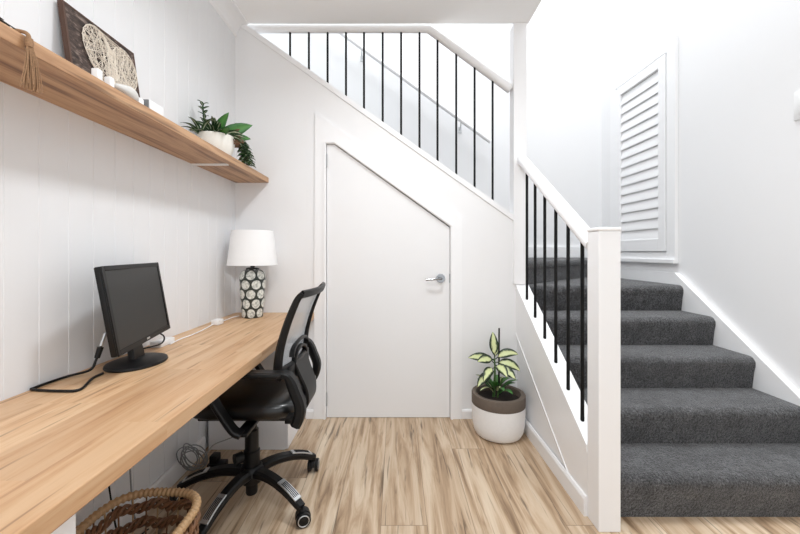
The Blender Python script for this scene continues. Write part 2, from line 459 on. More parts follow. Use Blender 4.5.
# skirting following the stair on the right wall and along the landing
b = B(); t0 = XR - .034
def zs(y): return .985 + .717 * (y - 2.633)
yk = 2.633
prism(b, [(1.34, 0), (2.56, 0), (2.56, .70), (yk, .90), (YF - .0005, .90), (YF - .0005, .985), (yk, .985), (1.34, zs(1.34))], 0, t0, XR - .0005)
struct('baseboard_stair', b, 'trim', smooth=False)
b = B(); box(b, .93, t0 - .0005, YF - .018, YF - .0005, 1.082, 1.19); struct('baseboard_landing', b, 'trim', smooth=False)

# ------------------------------------------------------------------ stairs
RZ, GO, Y1 = .18, .2555, 1.545
SX0, SX1 = KX + .0915, t0 - .001
st = thing('carpeted_staircase', 'winding staircase covered in charcoal grey carpet, rising behind the white newel', 'staircase', (1.47, Y1, 0))
def nose(y, z, r=.040, over=.020):
    pts = [(y - over * .55, z - .085), (y - over * .92, z - .055)]
    for i in range(1, 9):
        t = i * PI / 2 / 8
        pts.append((y - over + r - r * math.cos(t), z - r + r * math.sin(t)))
    return pts
for k in range(1, 6):
    y0, y1 = Y1 + (k - 1) * GO, Y1 + k * GO if k < 5 else YF - .001
    z0, z1 = (k - 1) * RZ, k * RZ
    poly = [(y0, z0)] + nose(y0, z1) + [(y1, z1), (y1, z0)]
    b = B(); prism(b, poly, 0, SX0 if k < 5 else SX0, SX1)
    obj('step', b, 'carpet', st)
# winder and upper flight
def poly_step(pts, z0, z1, push):
    b = B(); prism(b, pts, 2, z0, z1 - .06)
    t = B(); prism(t, push, 2, z1 - .068, z1)
    top = [e for e in t.edges if all(v.co.z > z1 - .001 for v in e.verts) or all(v.co.z < z1 - .067 for v in e.verts)]
    bmesh.ops.bevel(t, geom=top, offset=.026, segments=4, profile=.5, affect='EDGES')
    merge(b, t); return b
q = .026 * .7
obj('step', poly_step([(SX0, 2.60), (SX1, 3.600), (SX1, YF - .001), (SX0, YF - .001)], .90, 1.08,
                      [(SX0, 2.60 - q * 1.4), (SX1, 3.600 - q * 1.4), (SX1, YF - .001), (SX0, YF - .001)]), 'carpet', st)
for k in range(7, 17):
    xr = .872 - (k - 7) * .2466
    x1 = xr - .2466 if k < 16 else -3.2
    poly = [(xr, (k - 1) * RZ - (.2 if k > 7 else 0))] + [(2 * xr - u, v) for u, v in nose(xr, k * RZ)] + [(x1, k * RZ), (x1, (k - 1) * RZ - (.02 if k < 16 else .0))]
    b = B(); prism(b, poly, 1, YB + .101 if k < 16 else YB + .101, YF - .001)
    obj('step', b, 'carpet', st)

# balustrades: lower one
NX0, NX1, NY0 = KX, KX + .09, 1.460
lb = thing('stair_balustrade', 'short white balustrade with square newel and black bars beside the carpeted steps', 'balustrade', (KX + .045, 1.5, 0))
b = B(); box(b, NX0, NX1, NY0, NY0 + .088, 0, 1.222, .003)
np_ = obj('newel_post', b, 'trim', lb, smooth=False)
b = B(); box(b, NX0 - .003, NX1 + .003, NY0 - .003, NY0 + .091, 1.2225, 1.238, .005); obj('post_cap', b, 'trim', np_, smooth=False)
BX = .850
def zr(y): return 1.213 + .672 * (y - 1.6156)
pr = []
b = B(); tube(b, [(BX, YN + .0005, zr(YN)), (BX, 2.432, zr(2.432))], .034, 20); obj('handrail', b, 'trim', lb)
b = B(); tube(b, [(NX0 + .045, 1.5484, zr(1.5484)), (NX0 + .045, 1.556, zr(1.556))], .034, 20); 
b.free()
for y in (2.337, 2.199, 2.057, 1.915, 1.7775, 1.642):
    b = B(); tube(b, [(BX, y, zl(y) - .004), (BX, y, zr(y) - .028)], .0085, 12); obj('baluster', b, 'blackm', lb)
# upper one with the full-height post
ub = thing('stair_balustrade', 'white sloping balustrade with twelve black bars above the low door', 'balustrade', (.1, YB + .045, 2.0))
b = B(); box(b, .802, .892, YB - .016, YB + .074, zl(YB) - .0, ZC - .001, .003); obj('newel_post', b, 'trim', ub, smooth=False)
YU = YB + .045
def zh(x):                                           # centre of the upper rail
    return (H + (252 - 89.5) / F * YU) + (.80 - x) * .744
xk = (428 - CX) * YU / F
zk = 2.697
xk = .80 - (zk - (H + (252 - 89.5) / F * YU)) / .744
b = B(); tube(b, [(.8015, YU, zh(.8015)), (xk, YU, zk), (xk - .001, YU, zk), (-1.02, YU, zk)], .031, 20); obj('handrail', b, 'trim', ub)
for px in (290.1, 308.9, 327.6, 346, 364, 382.7, 401.1, 419.5, 437.5, 456.2, 474.6, 492.6):
    x = (px - CX) * YU / F; zb = zu(x) + .036; zt = min(zh(x), zk) - .028
    b = B(); tube(b, [(x, YU, zb), (x, YU, zt)], .0075, 12); obj('baluster', b, 'blackm', ub)
# handrail on the far wall
YW = YF - .065
wr = thing('wall_handrail', 'white wall-mounted handrail seen behind the upper black bars', 'handrail', (.2, YW, 2.7))
ra, rb = at(490.5, 141.8, YW), at(340, 32, YW)
d = (rb - ra).normalized(); rc = ra + d * 2.9
b = B(); tube(b, [ra, rc], .021, 16); obj('rail', b, 'trim', wr)
for px in (461, 361.5):
    t = ((px - 490.5) * YW / F) / d.x; p = ra + d * t
    b = B(); tube(b, smoothpath([p + Vector((0, 0, -.019)), p + Vector((0, .012, -.055)), p + Vector((0, .058, -.075))], 5), .006, 10)
    box(b, p.x - .018, p.x + .018, YF - .007, YF - .0005, p.z - .105, p.z - .045, .002); obj('bracket', b, 'silver', wr, label='silver rail bracket')

# ------------------------------------------------------------------ shelf, desk, cabinets
SF, SZ0, SZ1 = -.872, 1.611, 1.646
b = B(); box(b, XL + .0005, SF, .15, YB - .0005, SZ0, SZ1, .0015)
tag(obj('wall_shelf', b, 'shelf', smooth=False), 'long oak floating shelf along the white panelled left wall', 'shelf')
sb = thing('shelf_bracket', 'thin white angle bracket under the oak shelf', 'bracket', (XL, 1.936, SZ0))
b = B(); box(b, XL + .0005, XL + .004, 1.932, 1.940, SZ0 - .150, SZ0 - .0005); obj('wall_plate', b, 'white', sb, smooth=False)
b = B(); box(b, XL + .006, XL + .195, 1.925, 1.947, SZ0 - .007, SZ0 - .0005); obj('shelf_arm', b, 'white', sb, smooth=False)
DF, DZ0, DZ = -.558, .680, .723
b = B(); box(b, XL + .0005, DF, -.45, YB - .0005, DZ0, DZ, .003)
tag(obj('desk', b, 'desk', smooth=False), 'long oak desk top running along the panelled left wall', 'desk')
cb = thing('cabinet', 'white cabinet under the far end of the oak desk, against the back wall', 'cabinet', (-.85, 2.26, 0))
b = B(); box(b, -1.078, -.640, 2.069, YB - .001, .0, DZ0 - .001, .001); obj('carcass', b, 'cab', cb, smooth=False)
b = B(); box(b, -.6395, -.622, 2.069, YB - .016, .004, DZ0 - .004, .001); obj('cabinet_door', b, 'cab', cb, smooth=False)
cb = thing('cabinet', 'white cabinet under the near end of the oak desk, beside the woven basket', 'cabinet', (-.85, .1, 0))
b = B(); box(b, -1.078, -.625, -.40, .683, .0, DZ0 - .001, .001); obj('carcass', b, 'cab', cb, smooth=False)
b = B(); box(b, -.6245, -.607, -.40, .683, .004, DZ0 - .004, .001); obj('cabinet_door', b, 'cab', cb, smooth=False)

# ------------------------------------------------------------------ things on the shelf
# string-art picture, leaning
pic = thing('string_art_picture', 'dark plank picture with pale string heart leaning on oak shelf', 'picture', (-1.05, 1.31, SZ1))
PY0, PY1, PH, LEAN = 1.160, 1.478, .306, .143
pm = Matrix.Translation((-1.03, 0, SZ1 + .0005)) @ Matrix.Shear('XY', 4, (0, 0))
def P(u, v, w=0.):                                  # u along the picture, v up, w out of its face
    c = 1 / math.sqrt(1 + LEAN ** 2)
    return Vector((-1.030 - LEAN * v * c + w * c, PY0 + u * (PY1 - PY0), SZ1 + .0036 + v * c + w * LEAN * c))
def slab(b, u0, u1, v0, v1, w0, w1):
    vs = [b.verts.new(P(u, v, w)) for u in (u0, u1) for v in (v0, v1) for w in (w0, w1)]
    for f in ((0, 1, 3, 2), (4, 6, 7, 5), (0, 4, 5, 1), (2, 3, 7, 6), (0, 2, 6, 4), (1, 5, 7, 3)): b.faces.new([vs[i] for i in f])
    bmesh.ops.recalc_face_normals(b, faces=b.faces)
b = B(); slab(b, .02, .98, .006, PH - .006, -.016, -.004); obj('backboard', b, 'boards', pic, smooth=False)
b = B(); fw = .022
slab(b, 0, fw, 0, PH, -.02, -.003); slab(b, 1 - fw, 1, 0, PH, -.02, -.003); slab(b, fw, 1 - fw, 0, .006, -.02, -.003); slab(b, fw, 1 - fw, PH - .006, PH, -.02, -.003)
obj('picture_frame', b, 'frame', pic, smooth=False)
def heart(a):
    x = 16 * math.sin(a) ** 3; y = 13 * math.cos(a) - 5 * math.cos(2 * a) - 2 * math.cos(3 * a) - math.cos(4 * a)
    th = .06; x, y = x * math.cos(th) + y * math.sin(th), -x * math.sin(th) + y * math.cos(th)
    return .56 + x * .0248, .168 + y * .0098
def clampuv(u, v): return min(.965, max(.03, u)), min(PH - .01, max(.012, v))
b = B(); pins = [clampuv(*heart(i * 2 * PI / 46)) for i in range(46)]
for i in range(46):
    for j in R.sample(range(46), 5):
        if j == i: continue
        tube(b, [P(*pins[i], .001 + R.random() * .004), P(*pins[j], .001 + R.random() * .004)], .0010, 4)
for i in range(46): tube(b, [P(*pins[i], .004), P(*pins[(i + 1) % 46], .004)], .0014, 5)
obj('string_heart', b, 'string', pic, label='pale criss-cross string heart')

# small pale ornaments along the front of the shelf
def on_shelf(px, X): return F * -X / (CX - px)
for px, X, s, hgt, lab in ((97, -.892, .020, .036, 'small white square block on shelf by the pale string heart, nearer of two'),
                           (109.5, -.892, .019, .034, 'small white square block on shelf between another block and pale pebble')):
    Y = on_shelf(px, X); b = B(); box(b, X - s / 2, X + s / 2, Y - s / 2, Y + s / 2, SZ1 + .0005, SZ1 + hgt, .003)
    tag(obj('ornament_block', b, 'white'), lab, 'ornament', 'small ornaments on the shelf')
Y = on_shelf(126, -.90); b = B()
t = B(); bmesh.ops.create_icosphere(t, subdivisions=3, radius=1)
for v in t.verts:
    c = v.co; v.co = Vector((-.90 + c.x * .022, Y + c.y * .052, SZ1 + .0235 + c.z * .023 * (1 + .25 * math.sin(c.y * 2.5))))
merge(b, t); tag(obj('pebble', b, 'bag'), 'long pale pebble lying on the shelf under the picture corner', 'ornament', 'small ornaments on the shelf')
Y = on_shelf(138.5, -.90); b = B(); box(b, -.911, -.889, Y - .013, Y + .013, SZ1 + .0005, SZ1 + .028, .003)
tag(obj('ornament_block', b, 'white'), 'low white block on shelf between pale pebble and grey-ended box', 'ornament', 'small ornaments on the shelf')
Y = on_shelf(150, -.905); bx = thing('trinket_box', 'small white box with dark grey end on the oak shelf', 'box', (-.905, Y, SZ1), 'small ornaments on the shelf')
b = B(); box(b, -.930, -.880, Y - .038, Y + .040, SZ1 + .0005, SZ1 + .036, .003); obj('body', b, 'white', bx)
b = B(); box(b, -.928, -.882, Y - .043, Y - .0385, SZ1 + .0015, SZ1 + .035, .001); obj('end_panel', b, 'red', bx, label='dark grey end')

# tassel and twig
ty = .845; ts = thing('jute_tassel', 'brown jute tassel hanging over the front edge of the oak shelf', 'tassel', (SF, ty, SZ1))
b = B(); tube(b, smoothpath([(SF - .10, ty - .05, SZ1 + .005), (SF - .05, ty - .02, SZ1 + .005), (SF - .006, ty - .004, SZ1 + .007), (SF + .008, ty, SZ1 + .001), (SF + .010, ty, SZ1 - .012)], 6), .0045, 8); obj('cord', b, 'jute', ts)
b = B(); lathe(b, [(0, .012), (.007, .010), (.0085, .0), (.0075, -.010), (0, -.012)], (SF + .011, ty, SZ1 - .018), 14); obj('knot', b, 'jute', ts)
b = B()
for i in range(40):
    a = R.random() * 2 * PI; rr = math.sqrt(R.random()); e = .021 * rr; L = .105 * (.82 + .2 * R.random())
    x0, y0 = SF + .012 + .005 * rr * math.cos(a), ty + .006 * rr * math.sin(a); mx, my = SF + .017 + .010 * rr * math.cos(a), ty + e * .8 * math.sin(a)
    tube(b, smoothpath([(x0, y0, SZ1 - .026), (mx, my, SZ1 - .026 - L * .5), (mx + R.uniform(-.004, .004), ty + e * 1.05 * math.sin(a) + R.uniform(-.006, .006), SZ1 - .026 - L)], 3), .0013, 4)
obj('strands', b, 'jute', ts)
b = B()
for i in range(9):
    y0 = .66 + R.random() * .05; x0 = -.90 + R.random() * .02
    tube(b, smoothpath([(x0, y0, SZ1 + .004 + R.random() * .012), (x0 + R.uniform(-.01, .01), y0 + .06, SZ1 + .006 + R.random() * .016), (x0 + R.uniform(-.02, .005), y0 + .13 + R.random() * .03, SZ1 + .004 + R.random() * .008)], 3), [.0016] * 3 + [.0012] * 4, 5)
    leaf(b, (x0, y0 + .05 + .05 * R.random(), SZ1 + .01), (R.uniform(-.3, .1), 1, .1), .04, .007, .2)
tag(obj('dried_twigs', b, 'twig', solid=.0006), 'dark dried twigs lying on the near end of the oak shelf', 'ornament')

# bowl of plants
bc = Vector((-.987, 1.975, SZ1)); pp = thing('potted_plant', 'mixed leafy plants in a cream bowl on the oak shelf', 'plant', bc)
b = B(); lathe(b, [(0, .002), (.055, .001), (.066, .006), (.086, .045), (.0945, .085), (.0955, .121), (.093, .124), (.090, .121), (.088, .09), (0, .09)], bc, 40); obj('bowl', b, 'cream', pp)
b = B(); lathe(b, [(.0865, .092), (.05, .102), (0, .106)], bc, 24); obj('soil', b, 'soil', pp)
top = bc + Vector((0, 0, .10)); FC = (.35, -1, -.25)
b = B()
for (dx, dy, dz, l, w, dr_, ox, oy) in ((.75, .25, .75, .215, .075, .5, .0, .01), (.5, .6, .6, .17, .05, .7, .03, .03), (-.1, .5, 1, .19, .045, .4, -.02, .02), (.6, -.4, .6, .13, .045, .9, .02, -.03), (.35, -.1, .9, .17, .05, .5, .0, -.02)):
    leaf(b, top + Vector((ox, oy, 0)), (dx, dy, dz), l, w, dr_, face=FC)
obj('green_leaves', b, 'leafg', pp, solid=.0010)
b = B()
for i in range(34):
    a = R.random() * 2 * PI; t = R.uniform(.3, 1.1)
    dd = Vector((math.cos(a) * t * .8 + .05, math.sin(a) * t * .75, R.uniform(.6, 1.1)))
    leaf(b, top + Vector((dd.x * .035, dd.y * .05, 0)), dd, R.uniform(.10, .16), R.uniform(.018, .030), R.uniform(.8, 2.0), face=FC if i % 2 else None)
for i in range(4):
    leaf(b, top + Vector((-.05, -.06, 0)), (-.4 + .2 * i, -1 + .3 * i, .9), .15, .022, 1.5)
sp1 = [top + Vector((-.03, -.04, -.002)), top + Vector((-.04, -.05, .10)), top + Vector((-.045, -.055, .19))]
tube(b, smoothpath(sp1, 4), .004, 6)
for i in range(16):
    leaf(b, sp1[0].lerp(sp1[2], .35 + i * .042), (math.cos(i * 2.3), math.sin(i * 2.3), .9), .034, .017, .6)
obj('striped_leaves', b, 'leafd', pp, solid=.0010)
b = B()
for i in range(20):
    a = R.uniform(-.4, 1.7); dd = Vector((math.cos(a), math.sin(a), R.uniform(.1, 1.1)))
    leaf(b, top + Vector((.03 * dd.x + .02, .03 + .03 * dd.y, .005)), dd, R.uniform(.07, .115), R.uniform(.028, .042), R.uniform(.5, 1.4), face=FC if i % 2 else None)
obj('bronze_leaves', b, 'leafr', pp, solid=.0010)
for (ex, ey) in ((.135, .10), (.118, .125), (.10, .15), (.112, .19)):
    b = B(); path = smoothpath([top + Vector((.04, .05, 0)), top + Vector((ex * .72, ey * .8, .022)), top + Vector((ex * .88, ey, -.035)), top + Vector((ex * .86, ey * 1.12, -.085))], 6)
    tube(b, path, .0018, 6)
    for i, p in enumerate(path[3:]):
        for s_ in (0, 1):
            a = i * 1.3 + s_ * PI; leaf(b, p, (math.cos(a) * .8 + .2, math.sin(a) * .8, .15), .042, .024, 1.0, n=6)
    obj('trailing_stem', b, M['leafg'] if ex == .118 else M['leafd'], pp, solid=.0010)

# ------------------------------------------------------------------ things on the desk
def PB(px, py): return at(px, py, F * (H - DZ) / (py - CY))      # point of the desk top
mo = thing('computer_monitor', 'black flat computer monitor on a round stand, on oak desk', 'monitor', (-.965, 1.345, DZ))
# screen frame: near/far edge, leaning back
e0, e1 = Vector((-.902, 1.135, 0)), Vector((-1.008, 1.565, 0))
ax = (e1 - e0); WD = ax.length; ax.normalize(); nh = Vector((ax.y, -ax.x, 0))    # faces the room
lean = .165; upv = (Vector((0, 0, 1)) - nh * lean).normalized(); nn = ax.cross(upv).normalized()
if nn.dot(nh) < 0: nn = -nn
mid = (e0 + e1) / 2 + Vector((0, 0, .948)) - nh * .002
mm = Matrix((( ax.x, upv.x, nn.x, mid.x), (ax.y, upv.y, nn.y, mid.y), (ax.z, upv.z, nn.z, mid.z), (0, 0, 0, 1)))
HH = .292
b = B(); box(b, -WD / 2, WD / 2, -HH / 2, HH / 2, -.021, -.001, .005, 2, mm)
box(b, -WD * .3, WD * .3, -HH * .32, HH * .32, -.042, -.018, .010, 2, mm); obj('housing', b, 'black', mo)
b = B(); bz = .0155
for a in ((-WD / 2, -WD / 2 + bz, -HH / 2, HH / 2), (WD / 2 - bz, WD / 2, -HH / 2, HH / 2), (-WD / 2 + bz, WD / 2 - bz, HH / 2 - bz, HH / 2), (-WD / 2 + bz, WD / 2 - bz, -HH / 2, -HH / 2 + bz * 1.15)):
    box(b, *a, -.0015, .0035, .0012, 1, mm)
obj('bezel', b, 'black', mo)
b = B(); box(b, -WD / 2 + bz, WD / 2 - bz, -HH / 2 + bz * 1.15, HH / 2 - bz, -.0012, .0008, 0, 1, mm); obj('screen', b, 'screen', mo, smooth=False)
b = B(); tube(b, [mm @ Vector((-.012, -HH / 2 + .009, .0036)), mm @ Vector((.012, -HH / 2 + .009, .0036))], .0035, 8, sx=.25, up=tuple(nn)); obj('badge', b, 'silver', mo, label='small silver badge')
sc_ = Vector((-.962, 1.338, DZ))
b = B(); lathe(b, [(0, .0005), (.108, .0005), (.110, .004), (.108, .010), (.09, .016), (.03, .020), (0, .021)], sc_, 48)
for v in b.verts: v.co.x = sc_.x + (v.co.x - sc_.x) * .84
obj('stand_base', b, 'black', mo)
b = B(); strap(b, smoothpath([(-.972, 1.35, DZ + .015), (-.978, 1.35, DZ + .05), (-.995, 1.35, DZ + .10), (-1.012, 1.35, DZ + .17)], 4), [.085 - .002 * i for i in range(13)], .022, (.18, -.98, 0)); obj('stand_neck', b, 'black', mo)
# cables
z1 = DZ + .0055
cbl = thing('monitor_cable', 'black video cable looping from the monitor back onto the oak desk', 'cable', (-1.0, 1.1, DZ))
c0 = PB(24, 389)
pts = [at(104, 338, 1.235), at(99, 352, 1.222), at(96, 360, 1.215), at(90, 370, 1.20), PB(68, 378) + Vector((0, 0, .006)), PB(45, 384) + Vector((.004, 0, .0045)), c0 + Vector((.006, 0, .0045)), PB(33, 391) + Vector((0, 0, .0045)), PB(60, 392.5) + Vector((0, 0, .0045)), PB(80, 391) + Vector((0, 0, .0045)), PB(92, 380) + Vector((0, 0, .0045)), PB(103, 374.5) + Vector((0, 0, .0045))]
for p in pts: p.x = max(p.x, XL + .010)
b = B(); tube(b, smoothpath(pts, 8), .004, 10); obj('cord', b, 'black', cbl)
b = B(); tube(b, [at(100.5, 347, 1.224), at(97, 358, 1.215)], [.0095, .008], 10); obj('plug', b, 'black', cbl)
b = B(); tube(b, [at(105.5, 333, 1.237), at(100.8, 346, 1.225)], .0055, 10); obj('plug_neck', b, 'silver', cbl, label='silver plug end')
pc = thing('monitor_power_cord', 'thin black cord from monitor to the white adapter block behind it', 'cable', (-1.03, 1.52, DZ))
ad = PB(153, 351)
b = B(); tube(b, smoothpath([(-1.035, 1.47, DZ + .095), (-1.01, 1.52, DZ + .075), (-.995, 1.545, DZ + .05), (-1.01, 1.545, DZ + .02), ad + Vector((-.02, -.035, .018))], 6), .003, 8); obj('cord', b, 'black', pc)
adx = Vector((-1.035, 1.60, DZ))
b = B(); box(b, adx.x - .028, adx.x + .022, adx.y - .05, adx.y + .05, DZ + .0005, DZ + .026, .004)
tag(obj('adapter_block', b, 'white'), 'white adapter block on the oak desk just behind the monitor', 'adapter')
# white charger and its lead
chp = PB(217.5, 324.5)
ch = thing('phone_charger', 'small white charger block on its white lead near the lamp', 'charger', chp)
b = B(); box(b, chp.x - .022, chp.x + .022, chp.y - .03, chp.y + .03, DZ + .0005, DZ + .030, .004); obj('block', b, 'white', ch)
ld = lambda px, py: Vector((max(PB(px, py).x, XL + .012), PB(px, py).y, DZ + .0035))
b = B(); tube(b, smoothpath([ld(170, 345), ld(180, 340), ld(192, 335.5), ld(204, 330), chp + Vector((-.005, -.03, .010))], 6), .0032, 8)
tube(b, smoothpath([chp + Vector((0, .03, .010)), ld(226, 320.5), ld(233, 317.8), ld(239, 316.5)], 6), .0032, 8)
obj('lead', b, 'white', ch)
# lamp
lc = Vector((-.914, 2.295, DZ)); la = thing('table_lamp', 'table lamp with white drum shade and disc-patterned ceramic base', 'lamp', lc)
pf = [(.060, .0), (.066, .004), (.069, .03), (.074, .09), (.080, .17), (.0835, .235), (.0815, .265), (.070, .288), (.052, .300), (.040, .305)]
sp_ = [(p.x, p.z) for p in smoothpath([(r, 0, z) for r, z in pf], 4)]
b = B(); lathe(b, [(r * .94, z + .0005) for r, z in sp_], lc, 56, uv=True); obj('lamp_base', b, 'lamp', la)
b = B(); lathe(b, [(0, .0004), (.054, .0004), (.0555, .0012), (0, .0012)], lc, 40); obj('lamp_foot', b, 'black', la)
b = B(); lathe(b, [(.041, .303), (.040, .312), (.014, .316), (.012, .40), (0, .40)], lc, 24); obj('lamp_neck', b, 'black', la)
z0, z1_ = 1.054 - DZ, 1.272 - DZ
b = B(); lathe(b, [(.149, z0), (.151, z0), (.125, z1_), (.123, z1_), (.149, z0)], lc, 64)
for k in range(3): tube(b, [lc + Vector((0, 0, z0 + .07)), lc + Vector((.142 * math.cos(k * 2.094), .142 * math.sin(k * 2.094), z0 + .07))], .002, 6)
obj('lamp_shade', b, 'shade', la)

# ------------------------------------------------------------------ office chair
CC = Vector((-.665, 1.66, 0)); oc = thing('office_chair', 'black mesh-back office chair on five castors, tucked under the oak desk', 'chair', CC)
# seat: rounded cushion
def superbox(b, x0, x1, y0, y1, z0, z1, p=4., pz=2.6, dip=0.):
    t = B(); bmesh.ops.create_uvsphere(t, u_segments=48, v_segments=24, radius=1)
    for v in t.verts:
        c = v.co.normalized(); rxy = (abs(c.x) ** p + abs(c.y) ** p) ** (1 / p); h = math.hypot(c.x, c.y)
        s = h / rxy if rxy > 1e-6 else 1
        cz = math.copysign(abs(c.z) ** (2 / pz), c.z); ch_ = max(0, 1 - abs(cz) ** pz) ** (1 / pz)
        ux, uy = (c.x / h if h > 1e-6 else 0), (c.y / h if h > 1e-6 else 0)
        m = (abs(ux) ** p + abs(uy) ** p) ** (1 / p) if h > 1e-6 else 1
        X, Y = ux / m * ch_, uy / m * ch_
        zz = cz - (dip * (1 - X * X) * (1 - Y * Y) if cz > 0 else 0)
        v.co = Vector(((x0 + x1) / 2 + X * (x1 - x0) / 2, (y0 + y1) / 2 + Y * (y1 - y0) / 2, (z0 + z1) / 2 + zz * (z1 - z0) / 2))
    merge(b, t); return b
b = superbox(B(), -.885, -.392, 1.425, 1.895, .440, .545, 4.5, 3., .15); obj('seat', b, 'leather', oc)
b = B(); box(b, -.83, -.45, 1.50, 1.82, .430, .446, .006); box(b, -.78, -.55, 1.58, 1.74, .400, .432, .008); obj('seat_plate', b, 'black', oc)
# backrest: side profile (x, z)
bp = [(-.480, .640), (-.482, .675), (-.472, .75), (-.446, .841), (-.414, .922), (-.398, .952), (-.382, .969)]
BPs = [(p.x, p.z) for p in smoothpath([(x, 0, z) for x, z in bp], 5)]
Y0c, Y1c = 1.452, 1.868; NB = len(BPs)
def back(i, s, off=0.):                              # s across the back 0..1, hollow towards the sitter
    x, z = BPs[i]; y = Y0c + s * (Y1c - Y0c)
    return Vector((x + .030 * (1 - (2 * s - 1) ** 2) + off, y, z))
b = B(); gv = [[b.verts.new(back(i, .03 + .94 * s / 14)) for s in range(15)] for i in range(NB)]
for i in range(NB - 1):
    for s in range(14): b.faces.new((gv[i][s], gv[i][s + 1], gv[i + 1][s + 1], gv[i + 1][s]))
obj('mesh_back', b, 'meshf', oc, solid=.0015, label='pale grey see-through mesh')
b = B()
for s in (0., 1.):
    strap(b, [back(i, s, .006) for i in range(NB)], .020, [.040 - .018 * (i / (NB - 1)) for i in range(NB)], (0, 1, 0))
tp = [back(NB - 1, s / 12) for s in range(13)]; strap(b, [p + Vector((.002, 0, -.004)) for p in tp], .034, .016, (.4, 0, 1))
bt = [back(0, s / 12, .008) for s in range(13)]; strap(b, bt, .05, .020, (0, 0, 1))
obj('back_frame', b, 'black', oc)
# lumbar plate with arched slots, and the spine
b = B()
for s0, zc_, ww in ((.5, .735, .26), (.5, .70, .19)):
    pts = [Vector((-.455 + .012, 1.66 + ww / 2 * math.cos(a), zc_ - .045 + .05 * math.sin(a))) for a in [i * PI / 12 for i in range(13)]]
    strap(b, pts, .022, .014, (1, 0, 0))
box(b, -.462, -.438, 1.50, 1.82, .585, .66, .008); obj('lumbar_support', b, 'black', oc)
b = B(); strap(b, smoothpath([(-.445, 1.66, .655), (-.425, 1.66, .60), (-.395, 1.66, .52), (-.40, 1.66, .455), (-.46, 1.66, .425), (-.60, 1.66, .418)], 5), [.20 - .004 * i for i in range(26)], .018, (0, 1, 0)); obj('back_bracket', b, 'black', oc)
# armrests
for yy, s, ox in ((1.392, 1, .018), (1.925, -1, -.035)):
    ap = [(-.405, .468), (-.392, .50), (-.388, .545), (-.408, .60), (-.428, .650), (-.445, .664), (-.49, .664), (-.58, .664), (-.70, .650), (-.735, .62), (-.724, .565), (-.685, .500), (-.645, .445), (-.615, .430)]
    path = [(p.x + ox, yy, p.z) for p in smoothpath([(x, 0, z) for x, z in ap], 5)]; n_ = len(path)
    b = B(); strap(b, path, .050, [.040 if i < 17 else max(.020, .040 - .003 * (i - 17)) for i in range(n_)], (0, 1, 0))
    box(b, -.645 + ox, -.595 + ox, min(yy, yy + s * .14), max(yy, yy + s * .14), .418, .434, .004)
    box(b, -.45 + ox, -.40 + ox, min(yy, yy + s * .06), max(yy, yy + s * .06), .470, .492, .004)
    ar = obj('armrest', b, 'black', oc)
    b = B(); box(b, -.70 + ox, -.455 + ox, yy - .030, yy + .030, .655, .673, .007); obj('arm_pad', b, 'black', ar)
# column
b = B(); lathe(b, [(0, .028), (.024, .028), (.026, .035), (.026, .10), (.036, .10), (.036, .225), (.030, .230), (.030, .32), (.023, .325), (.023, .402), (0, .402)], CC, 28); obj('gas_column', b, 'black', oc)
b = B(); tube(b, [CC + Vector((-.03, -.03, .21)), CC + Vector((-.055, -.055, .21))], .024, 16); obj('tension_knob', b, 'black', oc)
b = B(); lathe(b, [(0, .085), (.045, .085), (.052, .10), (.052, .145), (.042, .158), (0, .158)], CC, 32); obj('base_hub', b, 'black', oc)
for k in range(5):
    a = math.radians(-31 + 72 * k); dv = Vector((math.cos(a), math.sin(a), 0)); sv = Vector((-dv.y, dv.x, 0))
    prf = [(.035, .130), (.10, .138), (.17, .132), (.24, .112), (.295, .086), (.318, .076)]
    sm = smoothpath([(r, 0, z) for r, z in prf], 4)
    b = B(); strap(b, [CC + dv * p.x + Vector((0, 0, p.z)) for p in sm], [.056 - .001 * i for i in range(len(sm))], [.040 - .0007 * i for i in range(len(sm))], sv); lg = obj('leg', b, 'black', oc)
    pl = [p for p in sm if p.x > .175 and p.x < .30]
    b = B(); strap(b, [CC + dv * p.x + Vector((0, 0, p.z + .0195 - .0007 * 4)) + dv * .004 for p in pl], .036, .006, sv); obj('foot_plate', b, 'silver', lg, label='silver foot plate')
    b = B()
    for o_ in (-.011, -.0037, .0037, .011): strap(b, [CC + dv * p.x + sv * o_ + Vector((0, 0, p.z + .0195 + .0006)) + dv * .004 for p in pl[1:-1]], .0032, .003, sv)
    obj('grip_ribs', b, 'black', lg)
    e = CC + dv * .312; yaw = a + .9
    b = B(); tube(b, [e + Vector((0, 0, .045)), e + Vector((0, 0, .075))], .011, 12); fd = Vector((math.cos(yaw), math.sin(yaw), 0)); wv = Vector((-fd.y, fd.x, 0)); wc = e + fd * .010 + Vector((0, 0, .0305))
    arc = [wc + (fd * math.cos(t) + Vector((0, 0, 1)) * math.sin(t)) * .029 for t in [i * PI / 10 for i in range(11)]]
    strap(b, arc, .018, .006, wv); cs = obj('castor', b, 'black', oc)
    for s in (-1, 1):
        b = B(); tube(b, [wc + wv * s * .008, wc + wv * s * .011, wc + wv * s * .024, wc + wv * s * .027], [.026, .030, .030, .026], 24); obj('wheel', b, 'black', cs)
        b = B(); tube(b, [wc + wv * s * .0262 + (fd * math.cos(t) + Vector((0, 0, 1)) * math.sin(t)) * .022 for t in [i * 2 * PI / 20 for i in range(20)]], .0022, 6, closed=True); obj('wheel_ring', b, 'silver', cs, label='silver wheel ring')

